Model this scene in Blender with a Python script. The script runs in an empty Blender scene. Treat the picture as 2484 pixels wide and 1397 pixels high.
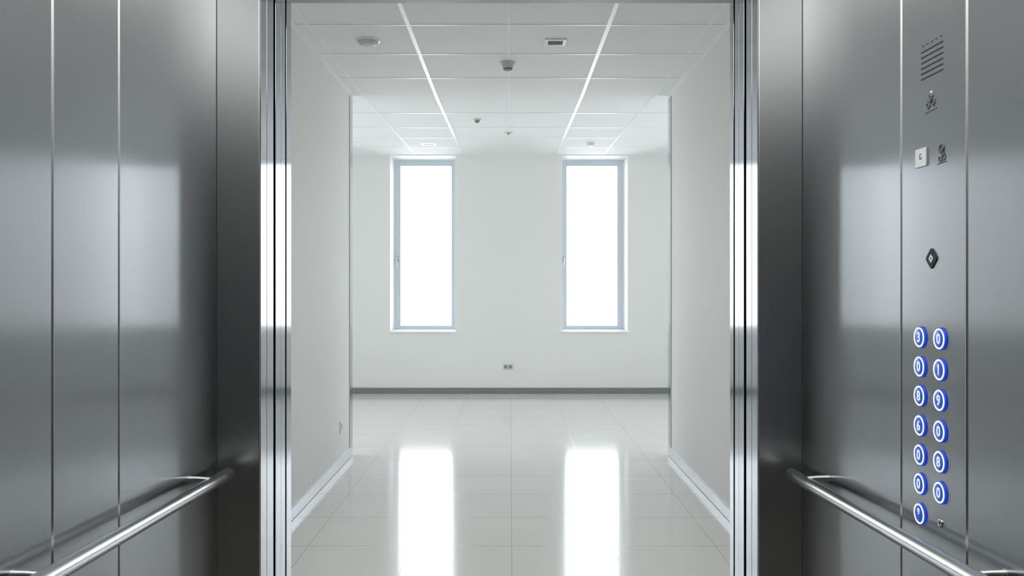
import bpy, bmesh, math
from mathutils import Vector, Matrix
S = bpy.context.scene
COL = S.collection
# ------------------------------------------------------------------ camera, world, light, exposure
F, VX, VY, EYE = 2009.0, 1238.0, 690.0, 1.5       # focal length in pixels, vanishing point, eye height
cd = bpy.data.cameras.new('camera'); cam = bpy.data.objects.new('camera', cd); COL.objects.link(cam)
cam.location = (0, 0, EYE); cam.rotation_euler = (math.pi/2, 0, 0)
cd.sensor_width = 36; cd.lens = 36*F/2484
cd.shift_x = (1242-VX)/2484; cd.shift_y = -(698.5-VY)/2484
cd.clip_start = .02
S.camera = cam
S.view_settings.view_transform = 'Standard'; S.view_settings.look = 'None'
S.view_settings.gamma = 1; S.view_settings.use_curve_mapping = False
S.view_settings.exposure = 0.0
w = bpy.data.worlds.new('sky'); S.world = w; w.use_nodes = True
bg = w.node_tree.nodes['Background']
bg.inputs[1].default_value = 9.9                      # overcast white sky over duller ground
_n, _l = w.node_tree.nodes, w.node_tree.links
_g = _n.new('ShaderNodeNewGeometry'); _s = _n.new('ShaderNodeSeparateXYZ'); _r = _n.new('ShaderNodeValToRGB')
_m = _n.new('ShaderNodeMapRange'); _m.inputs[1].default_value = -1; _m.inputs[2].default_value = 1
_l.new(_g.outputs['Incoming'], _s.inputs[0])
_i = _n.new('ShaderNodeMath'); _i.operation = 'MULTIPLY'; _i.inputs[1].default_value = -1
_l.new(_s.outputs[2], _i.inputs[0]); _l.new(_i.outputs[0], _m.inputs[0]); _l.new(_m.outputs[0], _r.inputs[0])
_r.color_ramp.elements[0].position = .46; _r.color_ramp.elements[0].color = (.60, .605, .61, 1)
_r.color_ramp.elements[1].position = .54; _r.color_ramp.elements[1].color = (.945, .97, 1, 1)
_l.new(_r.outputs[0], bg.inputs[0])
CAB_LIGHT = 3.2
S.cycles.diffuse_bounces = 10; S.cycles.glossy_bounces = 8; S.cycles.max_bounces = 16
def portal(loc, rot, sx, sy):
    l = bpy.data.lights.new('daylight_portal', 'AREA'); l.shape = 'RECTANGLE'; l.size = sx; l.size_y = sy
    l.cycles.is_portal = True
    o = bpy.data.objects.new('daylight_portal', l); COL.objects.link(o); o.location = loc; o.rotation_euler = rot

# ------------------------------------------------------------------ materials
def nt(name):
    m = bpy.data.materials.new(name); m.use_nodes = True
    return m, m.node_tree.nodes, m.node_tree.links, m.node_tree.nodes['Principled BSDF']
def plain(name, c, rough=.5, metal=0, spec=.5, emit=None, es=0, noise=0):
    m, n, l, p = nt(name)
    p.inputs['Base Color'].default_value = (*c, 1); p.inputs['Roughness'].default_value = rough
    p.inputs['Metallic'].default_value = metal; p.inputs['Specular IOR Level'].default_value = spec
    if emit: p.inputs['Emission Color'].default_value = (*emit, 1); p.inputs['Emission Strength'].default_value = es
    if noise:
        t = n.new('ShaderNodeTexNoise'); t.inputs['Scale'].default_value = 180; t.inputs['Detail'].default_value = 3
        g = n.new('ShaderNodeNewGeometry'); l.new(g.outputs['Position'], t.inputs['Vector'])
        b = n.new('ShaderNodeBump'); b.inputs['Strength'].default_value = noise; b.inputs['Distance'].default_value = .001
        l.new(t.outputs['Fac'], b.inputs['Height']); l.new(b.outputs[0], p.inputs['Normal'])
    return m
def brushed(name, c, rough, aniso, tangent, grain=.04, gdir=(260, 260, 4)):
    m, n, l, p = nt(name)
    p.inputs['Metallic'].default_value = 1; p.inputs['Anisotropic'].default_value = aniso
    v = n.new('ShaderNodeCombineXYZ')
    for i in range(3): v.inputs[i].default_value = tangent[i]
    l.new(v.outputs[0], p.inputs['Tangent'])
    g = n.new('ShaderNodeNewGeometry'); mp = n.new('ShaderNodeMapping'); mp.inputs['Scale'].default_value = gdir
    l.new(g.outputs['Position'], mp.inputs['Vector'])
    t = n.new('ShaderNodeTexNoise'); t.inputs['Scale'].default_value = 1; t.inputs['Detail'].default_value = 4
    l.new(mp.outputs[0], t.inputs['Vector'])
    r = n.new('ShaderNodeMapRange'); l.new(t.outputs['Fac'], r.inputs[0])
    r.inputs[3].default_value = rough*(1-grain*3); r.inputs[4].default_value = rough*(1+grain*3)
    l.new(r.outputs[0], p.inputs['Roughness'])
    q = n.new('ShaderNodeMix'); q.data_type = 'RGBA'
    l.new(t.outputs['Fac'], q.inputs[0])
    q.inputs[6].default_value = (*[x*(1-grain) for x in c], 1); q.inputs[7].default_value = (*[x*(1+grain) for x in c], 1)
    l.new(q.outputs[2], p.inputs['Base Color'])
    return m
SC = (.475, .49, .505)
M_SIDE = brushed('brushed_steel_side', SC, .30, 1.0, (0, 1, 0), .03, (300, 300, 4))
def second_lobe(m, rough, aniso, fac):                # polished component of the same steel
    n, l = m.node_tree.nodes, m.node_tree.links; p = n['Principled BSDF']
    q = n.new('ShaderNodeBsdfPrincipled'); q.inputs['Metallic'].default_value = 1
    for k in ('Base Color', 'Tangent'): l.new(p.inputs[k].links[0].from_socket, q.inputs[k])
    q.inputs['Roughness'].default_value = rough; q.inputs['Anisotropic'].default_value = aniso
    x = n.new('ShaderNodeMixShader'); x.inputs[0].default_value = fac
    l.new(p.outputs[0], x.inputs[1]); l.new(q.outputs[0], x.inputs[2]); l.new(x.outputs[0], n['Material Output'].inputs[0])
second_lobe(M_SIDE, .13, .85, .16)
M_FRONT = brushed('brushed_steel_front', SC, .32, .4, (1, 0, 0), .03, (300, 300, 4))
M_JAMB = brushed('satin_steel_jamb', (.42, .445, .48), .15, .85, (0, 1, 0), .02, (300, 300, 4))
M_HEAD = brushed('dark_header_steel', (.30, .31, .32), .25, .6, (1, 0, 0), .03)
M_TRIM = plain('polished_steel', (.8, .82, .84), .12, 1)
M_EDGE = plain('joint_edge_steel', (.60, .61, .62), .33, 1)
M_RAIL = plain('satin_rail_steel', (.62, .63, .64), .27, 1)
M_DARK = plain('dark_gap', (.02, .02, .022), .6)
M_HOLE = plain('slot_black', (.015, .017, .018), .7)
M_WALL = plain('white_wall_paint', (.86, .86, .85), .6, noise=.15, spec=.3)
M_TILE = plain('ceiling_tile', (.90, .905, .91), .8, noise=.3, spec=.2)
M_GRID = plain('ceiling_grid_white', (.93, .94, .94), .35)
M_WHITE = plain('white_plastic', (.85, .85, .83), .35)
M_CREAM = plain('cream_plastic', (.62, .61, .56), .45)
M_GREYP = plain('grey_plastic', (.28, .28, .27), .5)
M_STEELP = plain('downlight_grey', (.42, .45, .47), .45)
M_REVEAL = plain('white_reveal', (.92, .92, .92), .5)
M_FRAME = plain('blue_grey_window_frame', (.66, .74, .82), .35)
M_SKIRT = plain('grey_skirting', (.22, .23, .23), .35)
M_SKIRTM = brushed('aluminium_skirting', (.66, .69, .73), .25, .3, (0, 1, 0), .05, (6, 6, 3))
M_GUARD = plain('corner_guard_steel', (.46, .49, .52), .12, 1)
M_CARF = plain('cabin_floor_vinyl', (.13, .12, .10), .5, noise=.2)
M_REAR = brushed('dark_rear_steel', (.09, .09, .085), .35, .3, (1, 0, 0))
M_CARC = plain('cabin_ceiling_steel', (.25, .25, .25), .4, 1)
M_LAMP = plain('cabin_light_diffuser', (.9, .9, .9), .5, emit=(1, .97, .92), es=CAB_LIGHT)
M_TEAL = plain('dark_teal_enamel', (.018, .048, .052), .6, spec=.2)
M_ENGR = plain('engraved_dark', (.09, .095, .10), .4, .6)
M_LABEL = plain('white_label', (.72, .76, .80), .35)
M_BLUE = plain('blue_button_face', (.015, .06, .38), .3, emit=(.012, .08, .5), es=.5)
M_BLUERIM = plain('blue_glow_rim', (.015, .05, .45), .4, emit=(.02, .09, .8), es=.5)
M_RING = plain('lit_white_ring', (.8, .85, 1), .3, emit=(.72, .83, 1), es=1.2)
M_NUM = plain('lit_numeral', (.8, .85, 1), .3, emit=(.6, .78, 1), es=.75)
def glass():
    m, n, l, p = nt('window_glass'); n.remove(p)
    o = n['Material Output']; t = n.new('ShaderNodeBsdfTransparent'); g = n.new('ShaderNodeBsdfGlossy')
    g.inputs['Roughness'].default_value = .02; fr = n.new('ShaderNodeFresnel'); fr.inputs[0].default_value = 1.5
    t.inputs[0].default_value = (.96, .98, .98, 1)
    x = n.new('ShaderNodeMixShader'); l.new(fr.outputs[0], x.inputs[0]); l.new(t.outputs[0], x.inputs[1]); l.new(g.outputs[0], x.inputs[2])
    l.new(x.outputs[0], o.inputs[0]); return m
M_GLASS = glass()
TS = .584                                            # floor tile size
def floor_mat():
    m, n, l, p = nt('polished_floor_tile')
    g = n.new('ShaderNodeNewGeometry'); s = n.new('ShaderNodeSeparateXYZ'); l.new(g.outputs['Position'], s.inputs[0])
    def math_(op, a, b=None, c=None):
        k = n.new('ShaderNodeMath'); k.operation = op
        for i, v in enumerate((a, b, c)):
            if v is None: continue
            if isinstance(v, (int, float)): k.inputs[i].default_value = v
            else: l.new(v, k.inputs[i])
        return k.outputs[0]
    def joint(ax, off):
        u = math_('DIVIDE', math_('SUBTRACT', s.outputs[ax], off), TS)
        d = math_('ABSOLUTE', math_('SUBTRACT', math_('FRACT', math_('ADD', u, .5)), .5))
        return math_('LESS_THAN', d, .0035 if ax == 0 else .006)
    j = math_('MAXIMUM', joint(0, .008), joint(1, 4.755))
    no = n.new('ShaderNodeTexNoise'); no.inputs['Scale'].default_value = 3; l.new(g.outputs['Position'], no.inputs['Vector'])
    a = n.new('ShaderNodeMix'); a.data_type = 'RGBA'; l.new(no.outputs['Fac'], a.inputs[0])
    a.inputs[6].default_value = (.72, .71, .69, 1); a.inputs[7].default_value = (.77, .76, .74, 1)
    b = n.new('ShaderNodeMix'); b.data_type = 'RGBA'; l.new(j, b.inputs[0]); l.new(a.outputs[2], b.inputs[6])
    b.inputs[7].default_value = (.44, .43, .41, 1); l.new(b.outputs[2], p.inputs['Base Color'])
    r = math_('ADD', math_('MULTIPLY', j, .15), .11); l.new(r, p.inputs['Roughness'])
    p.inputs['IOR'].default_value = 1.55
    no2 = n.new('ShaderNodeTexNoise'); no2.inputs['Scale'].default_value = 9; l.new(g.outputs['Position'], no2.inputs['Vector'])
    bp = n.new('ShaderNodeBump'); bp.inputs['Strength'].default_value = .02; bp.inputs['Distance'].default_value = .004
    l.new(no2.outputs['Fac'], bp.inputs['Height']); l.new(bp.outputs[0], p.inputs['Normal'])
    return m
M_FLOOR = floor_mat()

# ------------------------------------------------------------------ mesh helpers
def link(name, bm, mat, parent=None, smooth=False, bevel=0):
    bmesh.ops.recalc_face_normals(bm, faces=bm.faces)
    me = bpy.data.meshes.new(name); bm.to_mesh(me); bm.free()
    me.materials.append(mat)
    if smooth:
        for f in me.polygons: f.use_smooth = True
        me.set_sharp_from_angle(angle=math.radians(40))
    o = bpy.data.objects.new(name, me); COL.objects.link(o)
    if parent: o.parent = parent
    if bevel:
        b = o.modifiers.new('bevel', 'BEVEL'); b.width = bevel; b.segments = 2; b.limit_method = 'ANGLE'
    return o
def box(bm, x0, x1, y0, y1, z0, z1):
    v = [bm.verts.new((x, y, z)) for x in (x0, x1) for y in (y0, y1) for z in (z0, z1)]
    for f in ((0,1,3,2),(4,6,7,5),(0,4,5,1),(2,3,7,6),(0,2,6,4),(1,5,7,3)): bm.faces.new([v[i] for i in f])
    return bm
def B(*a):
    bm = bmesh.new()
    for q in (a if isinstance(a[0], tuple) else (a,)): box(bm, *q)
    return bm
def frame_map(axis):                                  # local (u, v, w) -> world: w along the axis
    a = Vector(axis).normalized(); up = Vector((0, 0, 1)) if abs(a.z) < .9 else Vector((0, 1, 0))
    u = up.cross(a).normalized(); return u, a.cross(u), a
def lathe(bm, c, axis, prof, seg=40):                  # prof: list of (radius, distance along the axis)
    u, v, a = frame_map(axis); c = Vector(c); rings = []
    for r, h in prof:
        if r < 1e-6: rings.append([bm.verts.new(c+a*h)])
        else: rings.append([bm.verts.new(c+a*h+(u*math.cos(t)+v*math.sin(t))*r) for t in (2*math.pi*k/seg for k in range(seg))])
    for A, Bq in zip(rings, rings[1:]):
        for k in range(seg):
            k2 = (k+1) % seg
            if len(A) == 1: bm.faces.new((A[0], Bq[k], Bq[k2]))
            elif len(Bq) == 1: bm.faces.new((A[k], Bq[0], A[k2]))
            else: bm.faces.new((A[k], Bq[k], Bq[k2], A[k2]))
    for R in (rings[0], rings[-1]):
        if len(R) > 1: bm.faces.new(R)
    return bm
def L(c, axis, prof, seg=40): return lathe(bmesh.new(), c, axis, prof, seg)
def torus(c, axis, R, r, seg=48, sec=12):
    bm = bmesh.new(); u, v, a = frame_map(axis); c = Vector(c); g = []
    for i in range(seg):
        t = 2*math.pi*i/seg; d = u*math.cos(t)+v*math.sin(t)
        g.append([bm.verts.new(c+d*(R+r*math.cos(s))+a*r*math.sin(s)) for s in (2*math.pi*k/sec for k in range(sec))])
    for i in range(seg):
        for k in range(sec):
            bm.faces.new((g[i][k], g[(i+1)%seg][k], g[(i+1)%seg][(k+1)%sec], g[i][(k+1)%sec]))
    return bm
def tube(bm, pts, rad, seg=20):
    pts = [Vector(p) for p in pts]; rings = []
    for i, p in enumerate(pts):
        d = (pts[min(i+1, len(pts)-1)]-pts[max(i-1, 0)]).normalized()
        u, v, a = frame_map(d); r = rad[i] if isinstance(rad, list) else rad
        rings.append([bm.verts.new(p+(u*math.cos(t)+v*math.sin(t))*r) for t in (2*math.pi*k/seg for k in range(seg))])
    for A, Bq in zip(rings, rings[1:]):
        for k in range(seg): bm.faces.new((A[k], Bq[k], Bq[(k+1)%seg], A[(k+1)%seg]))
    bm.faces.new(rings[0]); bm.faces.new(rings[-1]); return bm
def empty(name, loc=(0, 0, 0)):
    o = bpy.data.objects.new(name, None); COL.objects.link(o); o.location = loc; o.empty_display_size = .05; return o
def under(o, parent):                                 # parent, keeping world placement (mesh built in world space)
    o.parent = parent; o.matrix_parent_inverse = Matrix.Translation(-Vector(parent.location)); return o
def tag(o, label, cat, group=None):
    o['label'] = label; o['category'] = cat
    if group: o['group'] = group
    return o
def st(o, label=None, cat=None):
    o['kind'] = 'structure'
    if label: o['label'] = label
    if cat: o['category'] = cat
    return o
def P(px, py, Y): return ((px-VX)/F*Y, Y, EYE-(py-VY)/F*Y)

# ------------------------------------------------------------------ main dimensions
D = 3.10                                             # cabin front return
XL, XR = -713/F*D, 709/F*D                           # cabin side walls
JL, JR = -608/F*D, 602/F*D                           # clear opening
YO = -JL*F/531                                       # landing side of the portal
ZH = EYE+(VY-8)/F*YO                                 # soffit of the portal
CZ = 2.95                                            # cabin ceiling
YB = -.75                                            # cabin rear
YC = EYE*F/414; YF = EYE*F/265                       # corridor end, far wall
CW = 1.393                                           # corridor half width
ZC = EYE+EYE*458/414; ZF = EYE+EYE*315/265           # ceiling at corridor, at far wall
HW = 5.3                                             # hall half width
def zceil(y): return ZC if y < YC else ZC+(ZF-ZC)*(y-YC)/(YF-YC)

# ------------------------------------------------------------------ cabin walls
def side_wall(name, X, s, seams, skip, label):
    root = st(empty(name, (X, D/2, 0)), label, 'wall')
    under(link('backing', B(min(X+s*.006, X+s*.05), max(X+s*.006, X+s*.05), YB, D+.02, 0, CZ), M_HOLE), root)
    ys = [YB]+sorted(seams)+[D]
    for i, (a, b) in enumerate(zip(ys, ys[1:])):
        if (i == skip): continue
        a2 = a+(.0058 if a > YB else 0); b2 = b-(.006 if b < D else 0)
        under(link('wall_panel', B(min(X, X+s*.005), max(X, X+s*.005), a2, b2, 0, CZ), M_SIDE, bevel=.0012), root)
    for y in sorted(seams):                         # chamfered steel edging beside each open joint
        bm = bmesh.new(); pr = [(0, .004), (.0042, 0), (.0055, 0), (.0055, .0058), (0, .0058)]
        lo = [bm.verts.new((X+s*d, y+q, 0)) for d, q in pr]; hi = [bm.verts.new((X+s*d, y+q, CZ)) for d, q in pr]
        for k in range(5): bm.faces.new((lo[k], lo[(k+1) % 5], hi[(k+1) % 5], hi[k]))
        bm.faces.new(lo); bm.faces.new(hi)
        under(link('joint_strip', bm, M_EDGE), root)
    return root
sl = [-XL*F/(VX-128), -XL*F/(VX-289)]; sr = [XR*F/(2345-VX), XR*F/(2186-VX)]
side_wall('wall_left', XL, -1, [.6]+sl, None, 'brushed steel left wall of the lift cabin')
side_wall('wall_right', XR, 1, [.6]+sr, 2, 'brushed steel right wall of the lift cabin')
st(link('wall_rear', B(XL-.05, XR+.05, YB-.04, YB, 0, CZ), M_REAR))
st(link('floor_cabin', B(XL-.05, XR+.05, YB-.04, YO-.2, -.03, 0), M_CARF))
st(link('ceiling_cabin', B(XL-.05, XR+.05, YB-.04, D+.05, CZ, CZ+.04), M_CARC))
lamp = tag(link('ceiling_light', B(-.88, .88, .4, 2.95, CZ-.02, CZ), M_LAMP), 'flat lit light panel in the lift cabin ceiling', 'light')
# front returns: a panel each side of the opening, and the header over it
for nm, a, b in (('wall_front_left', XL, JL), ('wall_front_right', JR, XR)):
    st(link(nm, B(a, b, D, D+.012, 0, CZ), M_FRONT, bevel=.0035), 'steel front return panel of the lift cabin', 'wall')
st(link('wall_front_top', B(JL, JR, D, D+.012, ZH, CZ), M_FRONT))

# ------------------------------------------------------------------ portal: cabin jambs, door leaves, gap, landing frame
def ypx(X, px): return abs(X)*F/abs(px-VX)
def portal_side(s, X, pxs, who):
    # pxs: picture x of the borders between the strips, from the cabin outward
    ys = [D+.012]+[ypx(X, p) for p in pxs]
    def strip(i, off, depth=.10):
        a, b = ys[i]+(.004 if i else 0), ys[i+1]-.004
        x0, x1 = X+s*off, X+s*(off+depth)
        return B(min(x0, x1), max(x0, x1), a, b, 0.0, ZH+(.0 if i < 5 else 0))
    jb = empty('cabin_door_jamb', (X, ys[0], 0)); tag(jb, f'{who} satin steel jamb at the edge of the lift cabin', 'door jamb')
    under(link('jamb_strip', strip(0, 0), M_JAMB, bevel=.0015), jb)
    cdr = empty('cabin_door', (X, ys[1], 0)); tag(cdr, f'{who} cabin sliding door, retracted, only its steel edge showing', 'elevator door')
    under(link('door_panel', strip(1, .0015, .7), M_JAMB, bevel=.0015), cdr)
    # landing doors: two telescoping leaves
    ldr = empty('landing_door', (X, ys[3], 0)); tag(ldr, f'{who} landing sliding doors, retracted, steel leaf edges beyond the dark gap', 'elevator door')
    under(link('door_panel', strip(3, .001, .7), M_JAMB, bevel=.0015), ldr)
    under(link('door_panel', strip(4, .003, .7), M_JAMB, bevel=.0015), ldr)
    fr = empty('landing_door_frame', (X, ys[5], 0)); tag(fr, f'{who} upright of the steel landing door frame beside the white lobby', 'door frame')
    under(link('frame_upright', strip(5, 0, .12), M_JAMB, bevel=.0015), fr)
    x0, x1 = X+s*.02, X+s*.10
    st(link('trim_1' if s < 0 else 'trim_2', B(min(x0, x1), max(x0, x1), ys[2]+.001, ys[3]-.001, 0, ZH), M_DARK), 'dark running gap between cabin and landing doors')
    return ys
yl = portal_side(-1, JL, [648, 665, 668.5, 683, 694.5, 707], 'left')
yr = portal_side(1, JR, [1823, 1808.5, 1804.5, 1791, 1780, 1770], 'right')
hd = empty('door_header', (0, D+.05, ZH)); tag(hd, 'dark steel header across the top of the lift opening', 'door header')
under(link('header_cabin', B(JL-.3, JR+.3, D+.013, yl[2], ZH, ZH+.3), M_HEAD, bevel=.002), hd)
under(link('header_landing', B(JL-.1, JR+.1, yl[3], YO, ZH, ZH+.3), M_HEAD, bevel=.002), hd)
sg = empty('door_sill', (0, D+.2, 0)); tag(sg, 'grooved metal threshold under the lift doors', 'door sill')
under(link('sill_plate', B((JL-.05, JR+.05, D, yl[2], -.02, .002), (JL-.05, JR+.05, yl[3], YO, -.02, .002)), M_TRIM), sg)
# light shaft around the door gap
st(link('wall_shaft', B((XL-.95, JL-.72, D+.04, YO-.03, 0, CZ+.2), (JR+.72, XR+.95, D+.04, YO-.03, 0, CZ+.2),
                        (XL-.95, XR+.95, D+.04, YO-.03, CZ+.2, CZ+.25)), M_DARK))

# ------------------------------------------------------------------ corridor and hall shell
st(link('floor', B(-HW-.3, HW+.3, YO-.2, YF+.45, -.06, 0), M_FLOOR), 'polished pale beige floor tiles of the corridor and hall', 'floor')
LZ = ZC+.02
st(link('wall_landing', B((-CW-.2, JL-.1205, YO-.03, YO-.002, 0, LZ), (JR+.1205, CW+.2, YO-.03, YO-.002, 0, LZ), (JL-.1205, JR+.1205, YO-.03, YO-.002, ZH+.301, LZ)), M_WALL))
for s, nm, ad in ((-1, 'left', 'left'), (1, 'right', 'right')):
    a, b = s*CW, s*(CW+.2)
    st(link('wall_corridor_'+nm, B(min(a, b), max(a, b), YO-.03, YC, 0, LZ), M_WALL), f'plain white {ad} wall of the corridor', 'wall')
    a, b = s*(CW+.2), s*HW
    st(link('wall_hall_front_'+nm, B(min(a, b), max(a, b), YC-.2, YC, 0, LZ+.02), M_WALL))
    # skirting: metal on the corridor side with a thin lip on top
    a, b = s*CW, s*(CW-.008)
    sk = st(empty('baseboard_corridor_'+nm, (s*CW, 5, 0)), f'aluminium skirting along the {ad} corridor wall', 'baseboard')
    under(link('board', B(min(a, b), max(a, b), YO, YC, .003, .078), M_SKIRTM, bevel=.001), sk)
    b = s*(CW-.011)
    under(link('top_lip', B(min(a, b), max(a, b), YO, YC, .078, .084), M_GRID), sk)
    # corner guards
    cg = empty('corner_guard', (s*CW, YC, 0))
    tag(cg, f'thin steel corner guard on the {ad} corridor wall end', 'corner guard')
    a, b = s*CW, s*(CW-.007)
    under(link('guard_strip', B((min(a, b), max(a, b), YC-.115, YC, .084, ZC-.025)), M_GUARD, bevel=.001), cg)
# ceiling with grid
st(link('ceiling', B(-CW-.2, CW+.2, YO-.03, YC, ZC, ZC+.05), M_TILE), 'white tiled suspended ceiling over the corridor', 'ceiling')
def slope_box(bm, x0, x1, y0, y1, dz0, dz1):
    v = [bm.verts.new((x, y, zceil(y)+dz)) for x in (x0, x1) for y in (y0, y1) for dz in (dz0, dz1)]
    for f in ((0,1,3,2),(4,6,7,5),(0,4,5,1),(2,3,7,6),(0,2,6,4),(1,5,7,3)): bm.faces.new([v[i] for i in f])
bm = bmesh.new(); slope_box(bm, -HW-.3, HW+.3, YC, YF+.01, 0, .05)
st(link('ceiling_hall', bm, M_TILE), 'white tiled suspended ceiling over the hall', 'ceiling')
bm = bmesh.new()
PX = .641; rows = [EYE, ]
crossY = [ (ZC-EYE)*F/(VY-y) for y in (-12, 60, 131, 189, 236)]
crossY = [crossY[1]-.68*k for k in (2, 1)]+crossY[1:]
crossH = [1.4384/((VY-y)/F-.0303) for y in (274, 309, 334, 357)]
for k in range(-8, 9):
    x = k*PX-.012
    main = (k % 2 != 0)
    w2 = .0135 if abs(k) == 1 else .007
    for (a, b) in ((YO, YC), (YC, YF)):
        if a == YO and abs(x) > CW-.02: continue
        slope_box(bm, x-w2, x+w2, a, b, -.005, .001)
for y in crossY:
    if y < YC-.02: slope_box(bm, -CW, CW, y-.010, y+.010, -.004, .001)
for y in crossH: slope_box(bm, -HW, HW, y-.012, y+.012, -.004, .001)
st(link('trim_3', bm, M_GRID), 'white metal grid of the suspended ceiling')
bm = bmesh.new()
for s in (-1, 1):
    a, b = s*CW, s*(CW-.022); box(bm, min(a, b), max(a, b), YO, YC, ZC-.006, ZC)
    a, b = s*CW, s*(CW-.003); box(bm, min(a, b), max(a, b), YO, YC, ZC-.022, ZC-.008)
slope_box(bm, -HW, HW, YF-.022, YF, -.006, 0)
st(link('trim_4', bm, M_GRID), 'perimeter angle where ceiling meets wall')

# ------------------------------------------------------------------ far wall, windows
MPX = YF/F; REC = .42; YG = YF+REC
def fx(px): return (px-VX)*MPX
def fz(py): return EYE-(py-VY)*MPX
def gx(px): return (px-VX)*YG/F
def gz(py): return EYE-(py-VY)*YG/F
Z0, Z1 = fz(803), ZF-.012
ops = [(-4.75, -3.75), (-3.45, -2.62), (fx(946), fx(1106)), (fx(1362), fx(1523)), (2.62, 3.45), (3.75, 4.75)]
bm = bmesh.new(); TH = .45; x = -HW
for a, b in ops: box(bm, x, a, YF, YF+TH, 0, ZF+.05); x = b
box(bm, x, HW, YF, YF+TH, 0, ZF+.05)
for a, b in ops: box(bm, a, b, YF, YF+TH, 0, Z0-.012); box(bm, a, b, YF, YF+TH, Z1, ZF+.05)
st(link('wall_far', bm, M_WALL), 'white far wall with two tall narrow windows', 'wall')
st(link('baseboard_far', B(-HW, HW, YF-.012, YF, 0, .083), M_SKIRT, bevel=.001), 'dark grey skirting along the far wall', 'baseboard')
def window(n, a, b, fa, fb, ga, gb, ztop, gz0, gz1, hx, label, axis='y'):
    r = st(empty(f'window_{n}', ((a+b)/2, YG, Z0)), label, 'window')
    # white reveal lining (left, right, top)
    under(link('window_reveal', B((a, a+.003, YF+.001, YG+.02, Z0, Z1), (b-.003, b, YF+.001, YG+.02, Z0, Z1), (a+.003, b-.003, YF+.001, YG+.02, Z1-.003, Z1)), M_REVEAL), r)
    zb = Z0
    bars = [(fa, ga, YG, YG+.06, zb, ztop), (gb, fb, YG, YG+.06, zb, ztop), (ga, gb, YG, YG+.06, zb, gz0), (ga, gb, YG, YG+.06, gz1, ztop)]
    under(link('window_frame', B(*bars), M_FRAME, bevel=.004), r)
    e = .012   # inner bead
    under(link('glazing_bead', B((ga, ga+e, YG+.01, YG+.05, gz0, gz1), (gb-e, gb, YG+.01, YG+.05, gz0, gz1), (ga+e, gb-e, YG+.01, YG+.05, gz0, gz0+e), (ga+e, gb-e, YG+.01, YG+.05, gz1-e, gz1)), M_FRAME), r)
    # fill any space between frame and reveal
    fl = []
    if fa-a > .004: fl.append((a+.003, fa, YG+.002, YG+.02, Z0, Z1))
    if b-fb > .004: fl.append((fb, b-.003, YG+.002, YG+.02, Z0, Z1))
    if Z1-ztop > .004: fl.append((max(a, fa), min(b, fb), YG+.002, YG+.02, ztop, Z1-.003))
    if fl: under(link('frame_packer', B(*fl), M_REVEAL), r)
    under(link('window_pane', B(ga, gb, YG+.026, YG+.032, gz0, gz1), M_GLASS), r)
    under(link('window_sill', B(a-.018, b+.018, YF-.03, YG+.02, Z0-.022, Z0), M_REVEAL, bevel=.003), r)
    if hx is not None:
        hz = gz(628)
        h = under(link('window_handle', B((hx-.016, hx+.016, YG-.012, YG, hz-.04, hz+.035)), M_SKIRTM, bevel=.004), r)
        bm = B(hx-.010, hx+.010, YG-.055, YG-.010, hz+.004, hz+.024); box(bm, hx-.010, hx+.010, YG-.06, YG-.042, hz-.115, hz+.026)
        l = link('handle_lever', bm, M_WHITE, bevel=.004); l.parent = h
    portal(((a+b)/2, YG+.08, (gz0+gz1)/2), (-math.pi/2, 0, 0), gb-ga, gz1-gz0)
tz = gz(389)
window(1, ops[2][0], ops[2][1], gx(957.5), gx(1104), gx(969), gx(1097), tz, gz(792), gz(400), gx(963.5), 'left one of the two tall narrow windows, white daylight behind')
window(2, ops[3][0], ops[3][1], gx(1364), gx(1511.5), gx(1373), gx(1500), tz, gz(792), gz(400), gx(1368), 'right one of the two tall narrow windows, white daylight behind')
for i, k in enumerate((0, 1, 4, 5)):  # unseen extra windows, added for the bright band reflected in the cabin walls
    a, b = ops[k]; window(3+i, a, b, a+.02, b-.02, a+.08, b-.08, tz, gz(792), gz(400), None, 'unseen tall window added further along the far wall')
# hall side walls; their wide windows are unseen, added to light the hall
for s, nm, n in ((-1, 'left', 7), (1, 'right', 8)):
    a, b = s*HW, s*(HW+.3); x0, x1 = min(a, b), max(a, b)
    y0, y1, z0, z1 = YC+.35, YC+1.5, .9, 2.7
    st(link('wall_hall_'+nm, B((x0, x1, YC-.2, y0, 0, ZF+.05), (x0, x1, y1, YF+TH, 0, ZF+.05), (x0, x1, y0, y1, 0, z0), (x0, x1, y0, y1, z1, ZF+.05)), M_WALL))
    r = st(empty(f'window_{n}', (s*HW, YC, z0)), 'unseen wide window added in the side wall of the hall', 'window')
    xa, xb = min(s*(HW+.1), s*(HW+.16)), max(s*(HW+.1), s*(HW+.16))
    ym = (y0+y1)/2
    under(link('window_frame', B((xa, xb, y0, y0+.06, z0, z1), (xa, xb, y1-.06, y1, z0, z1), (xa, xb, ym-.03, ym+.03, z0, z1), (xa, xb, y0, y1, z0, z0+.06), (xa, xb, y0, y1, z1-.06, z1)), M_FRAME), r)
    xm = (xa+xb)/2
    under(link('window_pane', B((xm-.003, xm+.003, y0+.06, ym-.03, z0+.06, z1-.06), (xm-.003, xm+.003, ym+.03, y1-.06, z0+.06, z1-.06)), M_GLASS), r)
    portal((s*(HW+.2), ym, (z0+z1)/2), (0, s*math.pi/2, 0), z1-z0, y1-y0)

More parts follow.
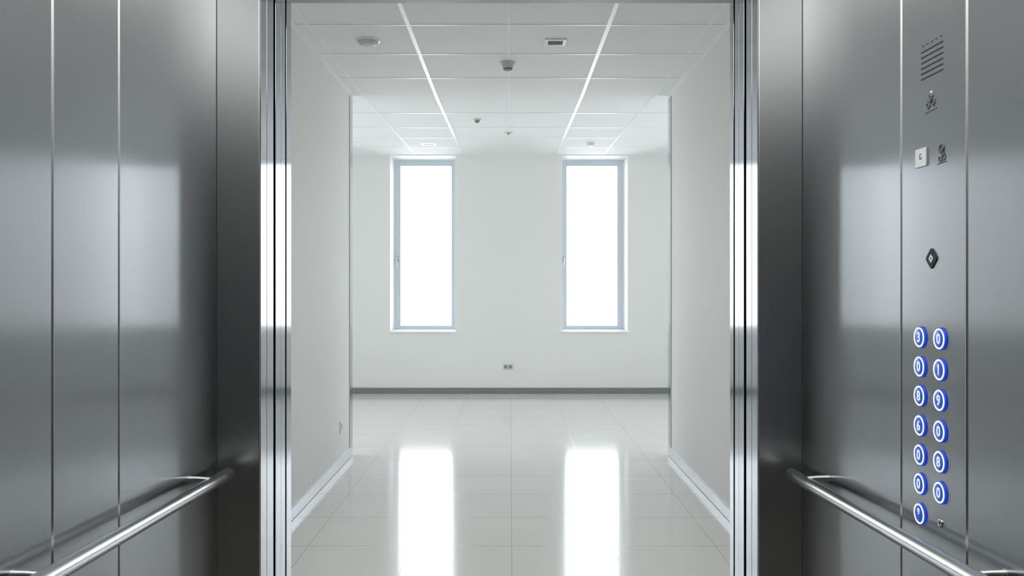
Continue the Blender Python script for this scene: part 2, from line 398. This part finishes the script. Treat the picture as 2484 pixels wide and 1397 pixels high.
# ------------------------------------------------------------------ handrails
def handrail(s, X, pend, tick1, tick2, label):
    W = abs(X); xr = s*W*.935; f = lambda y: .8095+(3.029-y)*.0335
    ye = abs(xr)*F/pend; R = .0215; y0 = .35
    r = empty('handrail', (xr, ye, .8)); tag(r, label, 'handrail')
    d = Vector((0, ye-y0, f(ye)-f(y0))).normalized()
    p0, p1 = Vector((xr, y0, f(y0))), Vector((xr, ye, f(ye)))
    bm = bmesh.new()
    pts = [p0, p0+d*.003, p1-d*.010, p1-d*.006, p1-d*.002, p1]
    tube(bm, pts, [R-.004, R, R, R-.0012, R-.0045, R-.009], 48)
    under(link('rail_tube', bm, M_RAIL, smooth=True), r)
    for t, dz in ((tick1, .0195), (tick2, .011), (None, .005)):
        yb = W*F/t if t else .75
        zb = f(yb)+dz
        bm = bmesh.new()
        path = [(X, yb, zb), (X-s*.020, yb, zb), (X-s*.035, yb, zb), (xr, yb, zb-.003)]
        tube(bm, path, [.0105, .0095, .009, .009], 20)
        br = under(link('rail_bracket', bm, M_RAIL, smooth=True), r)
        ro = link('rosette', L((X, yb, zb), (-s, 0, 0), [(.0112, 0), (.0112, .0015), (.010, .002), (0, .002)], 32), M_RAIL, smooth=True)
        ro.parent = br
    return r
handrail(-1, XL, 682, 781, 1210, 'round steel handrail on the left cabin wall')
handrail(1, XR, 680, 772, 1201, 'round steel handrail under the buttons on the right cabin wall')

# ------------------------------------------------------------------ control panel
def pw(px, py, off=0):                               # picture point on the right cabin wall
    Y = XR*F/(px-VX); return Vector((XR-off, Y, EYE-(py-VY)/F*Y))
cp = empty('control_panel', (XR, (sr[0]+sr[1])/2, 1.2)); tag(cp, 'full height steel lift control panel with two columns of lit blue buttons', 'control panel')
def cpart(o): return under(o, cp)
cpart(link('faceplate', B(XR, XR+.005, min(sr)+.0058, max(sr)-.006, 0, CZ), M_SIDE, bevel=.0012))
AX = (-1, 0, 0)
def sub(o, parent): o.parent = parent; return o
def glyph(ch, c, h, mat, parent, name='numeral', thick=.0008, fat=.03, off=0, wide=1.0):
    cu = bpy.data.curves.new('glyph', 'FONT'); cu.body = ch; cu.size = 1; cu.extrude = 0; cu.offset = fat
    cu.align_x = 'CENTER'; cu.align_y = 'CENTER'
    t = bpy.data.objects.new('glyph', cu); COL.objects.link(t)
    me = bpy.data.meshes.new_from_object(t.evaluated_get(bpy.context.evaluated_depsgraph_get()))
    bpy.data.objects.remove(t); bpy.data.curves.remove(cu)
    bm = bmesh.new(); bm.from_mesh(me); bpy.data.meshes.remove(me)
    xs = [v.co.x for v in bm.verts]; ys = [v.co.y for v in bm.verts]
    k = h/(max(ys)-min(ys)); cx = (max(xs)+min(xs))/2; cy = (max(ys)+min(ys))/2
    r = bmesh.ops.extrude_face_region(bm, geom=bm.faces[:])
    up = [e for e in r['geom'] if isinstance(e, bmesh.types.BMVert)]
    for v in bm.verts: v.co.z = 0
    for v in up: v.co.z = thick/k
    for v in bm.verts:                                # glyph x runs towards the camera (-Y), y up, faces -X
        x, y, z = (v.co.x-cx)*k*wide, (v.co.y-cy)*k, v.co.z*k
        v.co = Vector((c[0]-off-z, c[1]-x, c[2]+y))
    return sub(link(name, bm, mat), parent)
RB = .0292
def button(px, py, ch, small=False):
    c = pw(px, py, 0); c.x = XR
    b = cpart(link('button', L(c, AX, [(RB-.0005, 0), (RB, .001), (RB, .0040), (RB-.002, .0052), (RB-.004, .0055), (0, .0055)], 48), M_BLUERIM, smooth=True))
    sub(link('button_face', L((XR-.0055, c.y, c.z), AX, [(RB-.008, 0), (RB-.008, .0012), (RB-.009, .0016), (0, .0016)], 48), M_BLUE, smooth=True), b)
    sub(link('lit_ring', torus((XR-.0057, c.y, c.z), AX, RB-.0048, .0021), M_RING, smooth=True), b)
    z = c.z+(.006 if small else 0)
    glyph(ch, (XR-.0071, c.y, z), .018 if small else .027, M_NUM, b, thick=.0007, fat=.018, wide=1.0)
for y, ch in zip((818, 889, 960, 1032, 1103, 1173, 1246), '3086009'): button(2234.5, y, ch, ch == '9')
for y, ch in zip((822, 897, 971, 1046, 1120, 1195), '019080'): button(2283, y, ch)
# speaker grille: horizontal slots
gr = None; bm = bmesh.new()
yA, yB = XR*F/(2234.5-VX), XR*F/(2288-VX)
for i, z in enumerate([2.0435+.0143*k for k in range(6)]+[2.1305]):
    if i < 6: box(bm, XR-.0004, XR+.0004, yB, yA, z-.0021, z+.0021)
    else:
        for q in range(5):
            t0 = yB+(yA-yB)*q/5; box(bm, XR-.0004, XR+.0004, t0+.004, t0+.004+(yA-yB)/9, z-.0012, z+.0012)
cpart(link('speaker_slots', bm, M_HOLE))
# engraved pictograms: capacity figure and notice marks
def flat(name, shapes, mat, parent=None):
    """shapes in metres on the panel: ('d', y, z, r) disc, ('r', y, z, R, r) ring, ('b', y0, z0, y1, z1, w) stroke; y grows towards the back"""
    bm = bmesh.new()
    for q in shapes:
        if q[0] == 'd': lathe(bm, (XR, q[1], q[2]), AX, [(q[3], 0), (q[3], .0006), (0, .0006)], 20)
        elif q[0] == 'r':
            t = torus((XR-.0002, q[1], q[2]), AX, q[3], q[4], 24, 6); m2 = bpy.data.meshes.new('t'); t.to_mesh(m2); t.free(); bm.from_mesh(m2); bpy.data.meshes.remove(m2)
        else: tube(bm, [(XR-.0001, q[1], q[2]), (XR-.0001, q[3], q[4])], q[5], 8)
    o = link(name, bm, mat); cpart(o); return o
def pict(c, k, rows):
    out = []
    for q in rows:
        q = list(q); q[1] = c.y+q[1]*k; q[2] = c.z+q[2]*k
        if q[0] == 'b': q[3] = c.y+q[3]*k; q[4] = c.z+q[4]*k
        out.append(tuple(q))
    return out
c = pw(2259, 245)                                     # small engraved figure: bright head, worn body, base line
flat('pictogram_head', pict(c, 1, [('d', .000, .021, .0066)]), M_LABEL)
flat('pictogram', pict(c, 1, [('r', .001, .012, .0078, .0016), ('b', .001, .005, .003, -.006, .0020), ('r', .014, -.009, .0075, .0014), ('r', -.012, -.006, .0075, .0014),
     ('b', -.024, -.001, -.008, .003, .0013), ('b', .026, -.004, .008, -.001, .0013), ('d', .010, -.014, .0035), ('d', -.012, -.011, .003), ('b', .022, .004, .012, .000, .0011),
     ('b', .031, -.0265, -.029, -.0245, .0014), ('b', .016, -.019, .003, -.012, .0013), ('b', -.018, -.017, -.004, -.012, .0013)]), M_ENGR)
c = pw(2285.5, 374)
flat('pictogram', pict(c, 1, [('r', .002, .014, .0105, .0026), ('b', .008, .017, -.012, -.004, .0028), ('b', -.010, .016, .008, .004, .0020), ('d', -.004, .001, .0075), ('r', .009, -.012, .0065, .0014),
     ('r', -.009, -.010, .0065, .0014), ('b', .022, -.0225, -.020, -.0205, .0013), ('b', .018, -.006, -.018, -.003, .0012), ('d', .000, -.016, .003)]), M_ENGR)
# white label with a small mark
c = pw(2235.5, 383); lb = cpart(link('label_plate', B(XR-.004, XR, c.y-.030, c.y+.027, c.z-.0245, c.z+.0245), M_LABEL, bevel=.0008))
glyph('G', (XR-.004, c.y-.001, c.z+.003), .016, M_ENGR, lb, 'label_mark', .0004, .01)
# dark diamond position indicator
c = pw(2261, 627); bm = bmesh.new()
def diamond(bm, c, hy, hz, x0, x1, rd):
    out = []
    for (a, b) in ((hy, 0), (0, hz), (-hy, 0), (0, -hz)):
        cx, cz = a*(1-rd), b*(1-rd); R = rd*hy
        base = math.atan2(b, a)
        for k in range(-2, 3):
            t = base+k*.38; out.append((c.y+cx+R*math.cos(t), c.z+cz+R*1.1*math.sin(t)))
    A = [bm.verts.new((x0, p, q)) for p, q in out]; Bv = [bm.verts.new((x1, p, q)) for p, q in out]
    n = len(out)
    for i in range(n): bm.faces.new((A[i], A[(i+1)%n], Bv[(i+1)%n], Bv[i]))
    bm.faces.new(A); bm.faces.new(Bv)
diamond(bm, c, .0262, .0255, XR, XR-.003, .22)
di = cpart(link('diamond_indicator', bm, M_TEAL))
bm = bmesh.new(); diamond(bm, c, .0105, .0105, XR-.003, XR-.0036, .2); sub(link('diamond_lamp', bm, M_LABEL), di)
bm = bmesh.new(); diamond(bm, c, .003, .0035, XR-.0036, XR-.004, .2); sub(link('diamond_mark', bm, M_TEAL), di)
# key switch
c = pw(2282, 1269); k = cpart(link('key_switch', L((XR, c.y, c.z), AX, [(.0105, 0), (.0105, .003), (.0085, .0045), (.0065, .0045), (.006, .003), (0, .003)], 32), M_RAIL, smooth=True))
sub(link('keyhole', B((XR-.0036, XR-.003, c.y-.0012, c.y+.0012, c.z-.0045, c.z+.0045)), M_HOLE), k)

# ------------------------------------------------------------------ ceiling devices
def at_ceiling(px, py):
    a = (VY-py)/F; Y = (ZC-EYE)/a
    if Y > YC: Y = 1.4384/(a-.0303)
    return (px-VX)/F*Y, Y, zceil(Y)
DN = (0, 0, -1)
x, y, z = at_ceiling(893, 98)
r = empty('ceiling_speaker', (x, y, z)); tag(r, 'round shallow white disc on the corridor ceiling left of centre', 'ceiling speaker')
under(link('flange', L((x, y, z), DN, [(.086, 0), (.086, .004), (.080, .008), (.072, .009)], 48), M_WHITE, smooth=True), r)
under(link('dome', L((x, y, z-.009), DN, [(.072, 0), (.070, .008), (.058, .020), (.040, .026), (0, .028)], 10), M_CREAM), r)
def square_fix(px, py, w, label, mats, group=None, drop=.010, slot=True):
    x, y, z = at_ceiling(px, py); r = empty('ceiling_vent' if slot else 'recessed_downlight', (x, y, z)); tag(r, label, 'ceiling vent' if slot else 'ceiling light', group)
    i = w*.68
    under(link('frame', B((x-w, x+w, y-w, y-i, z-drop, z), (x-w, x+w, y+i, y+w, z-drop, z), (x-w, x-i, y-i, y+i, z-drop, z), (x+i, x+w, y-i, y+i, z-drop, z)), mats[0], bevel=.002), r)
    under(link('core', B(x-i, x+i, y-i, y+i, z-.003, z), mats[1]), r)
    return r, x, y, z, i
r, x, y, z, i = square_fix(1347, 101, .074, 'small square white vent with a dark slot on the corridor ceiling', (M_WHITE, M_GREYP))
for q in range(3):
    yy = y-i+(q+.5)*2*i/3; under(link('louvre', B(x-i, x+i, yy-.004, yy+.004, z-.008, z-.003), M_GREYP), r)
x, y, z = at_ceiling(1232, 151)
r = empty('smoke_detector', (x, y, z)); tag(r, 'beige smoke detector with dark tip hanging at the corridor ceiling centre', 'smoke detector')
under(link('base', L((x, y, z-.005), DN, [(.056, -.005), (.056, .006), (.050, .012)], 40), M_CREAM, smooth=True), r)
under(link('body', L((x, y, z-.012), DN, [(.046, 0), (.042, .022), (.036, .034)], 40), M_CREAM, smooth=True), r)
under(link('sensor_tip', L((x, y, z-.046), DN, [(.026, 0), (.034, .002), (.034, .011), (.028, .014), (0, .015)], 40), M_GREYP, smooth=True), r)
x, y, z = at_ceiling(1157.5, 289)
r = empty('smoke_detector', (x, y, z)); tag(r, 'small dark sensor on the hall ceiling above the left window', 'smoke detector')
under(link('base', L((x, y, z), DN, [(.042, 0), (.040, .008), (.030, .014)], 32), M_CREAM, smooth=True), r)
under(link('sensor_tip', L((x, y, z-.014), DN, [(.028, 0), (.024, .014), (.014, .026), (0, .028)], 32), M_GREYP, smooth=True), r)
x, y, z = at_ceiling(1233.5, 321)
r = empty('sprinkler_head', (x, y, z)); tag(r, 'flat pale sprinkler plate on the hall ceiling centre line', 'sprinkler')
under(link('plate', L((x, y, z), DN, [(.050, 0), (.048, .005), (.022, .010)], 32), M_CREAM, smooth=True), r)
under(link('nozzle', L((x, y, z-.010), DN, [(.018, 0), (.014, .010), (.006, .016), (0, .016)], 24), M_GREYP, smooth=True), r)
square_fix(1040, 348, .088, 'recessed square downlight near the top of the left window', (M_GRID, M_STEELP), slot=False, drop=.008)
x, y, z = at_ceiling(1433, 345)
r = empty('motion_sensor', (x, y, z)); tag(r, 'small grey hanging sensor on the ceiling above the right window', 'sensor')
under(link('mount', L((x, y, z), DN, [(.060, 0), (.058, .006), (.052, .010)], 32), M_WHITE, smooth=True), r)
under(link('sensor_body', L((x, y, z-.010), DN, [(.048, 0), (.042, .018), (.030, .034), (0, .036)], 32), M_FRAME, smooth=True), r)

# ------------------------------------------------------------------ sockets
x, z = fx(1232.5), fz(890)
r = empty('wall_socket', (x, YF, z)); tag(r, 'double white power socket low on the far wall between the windows', 'wall socket')
under(link('socket_plate', B(x-.066, x+.066, YF-.009, YF, z-.037, z+.037), M_CREAM, bevel=.003), r)
for q in (-.032, .032):
    ins = under(link('socket_insert', L((x+q, YF-.009, z+.003), (0, -1, 0), [(.023, 0), (.023, .0015), (.019, .0015), (.018, .0004), (0, .0004)], 28), M_GREYP, smooth=True), r)
Y = CW*F/(VX-826.5); z = EYE-(1035-VY)/F*Y
r = empty('wall_socket', (-CW, Y, z)); tag(r, 'single white power socket low on the left corridor wall', 'wall socket')
under(link('socket_plate', B(-CW, -CW+.010, Y-.042, Y+.042, z-.05, z+.05), M_WHITE, bevel=.003), r)
under(link('socket_insert', L((-CW+.010, Y, z), (1, 0, 0), [(.026, 0), (.026, .0015), (.021, .0015), (.020, .0004), (0, .0004)], 28), M_CREAM, smooth=True), r)
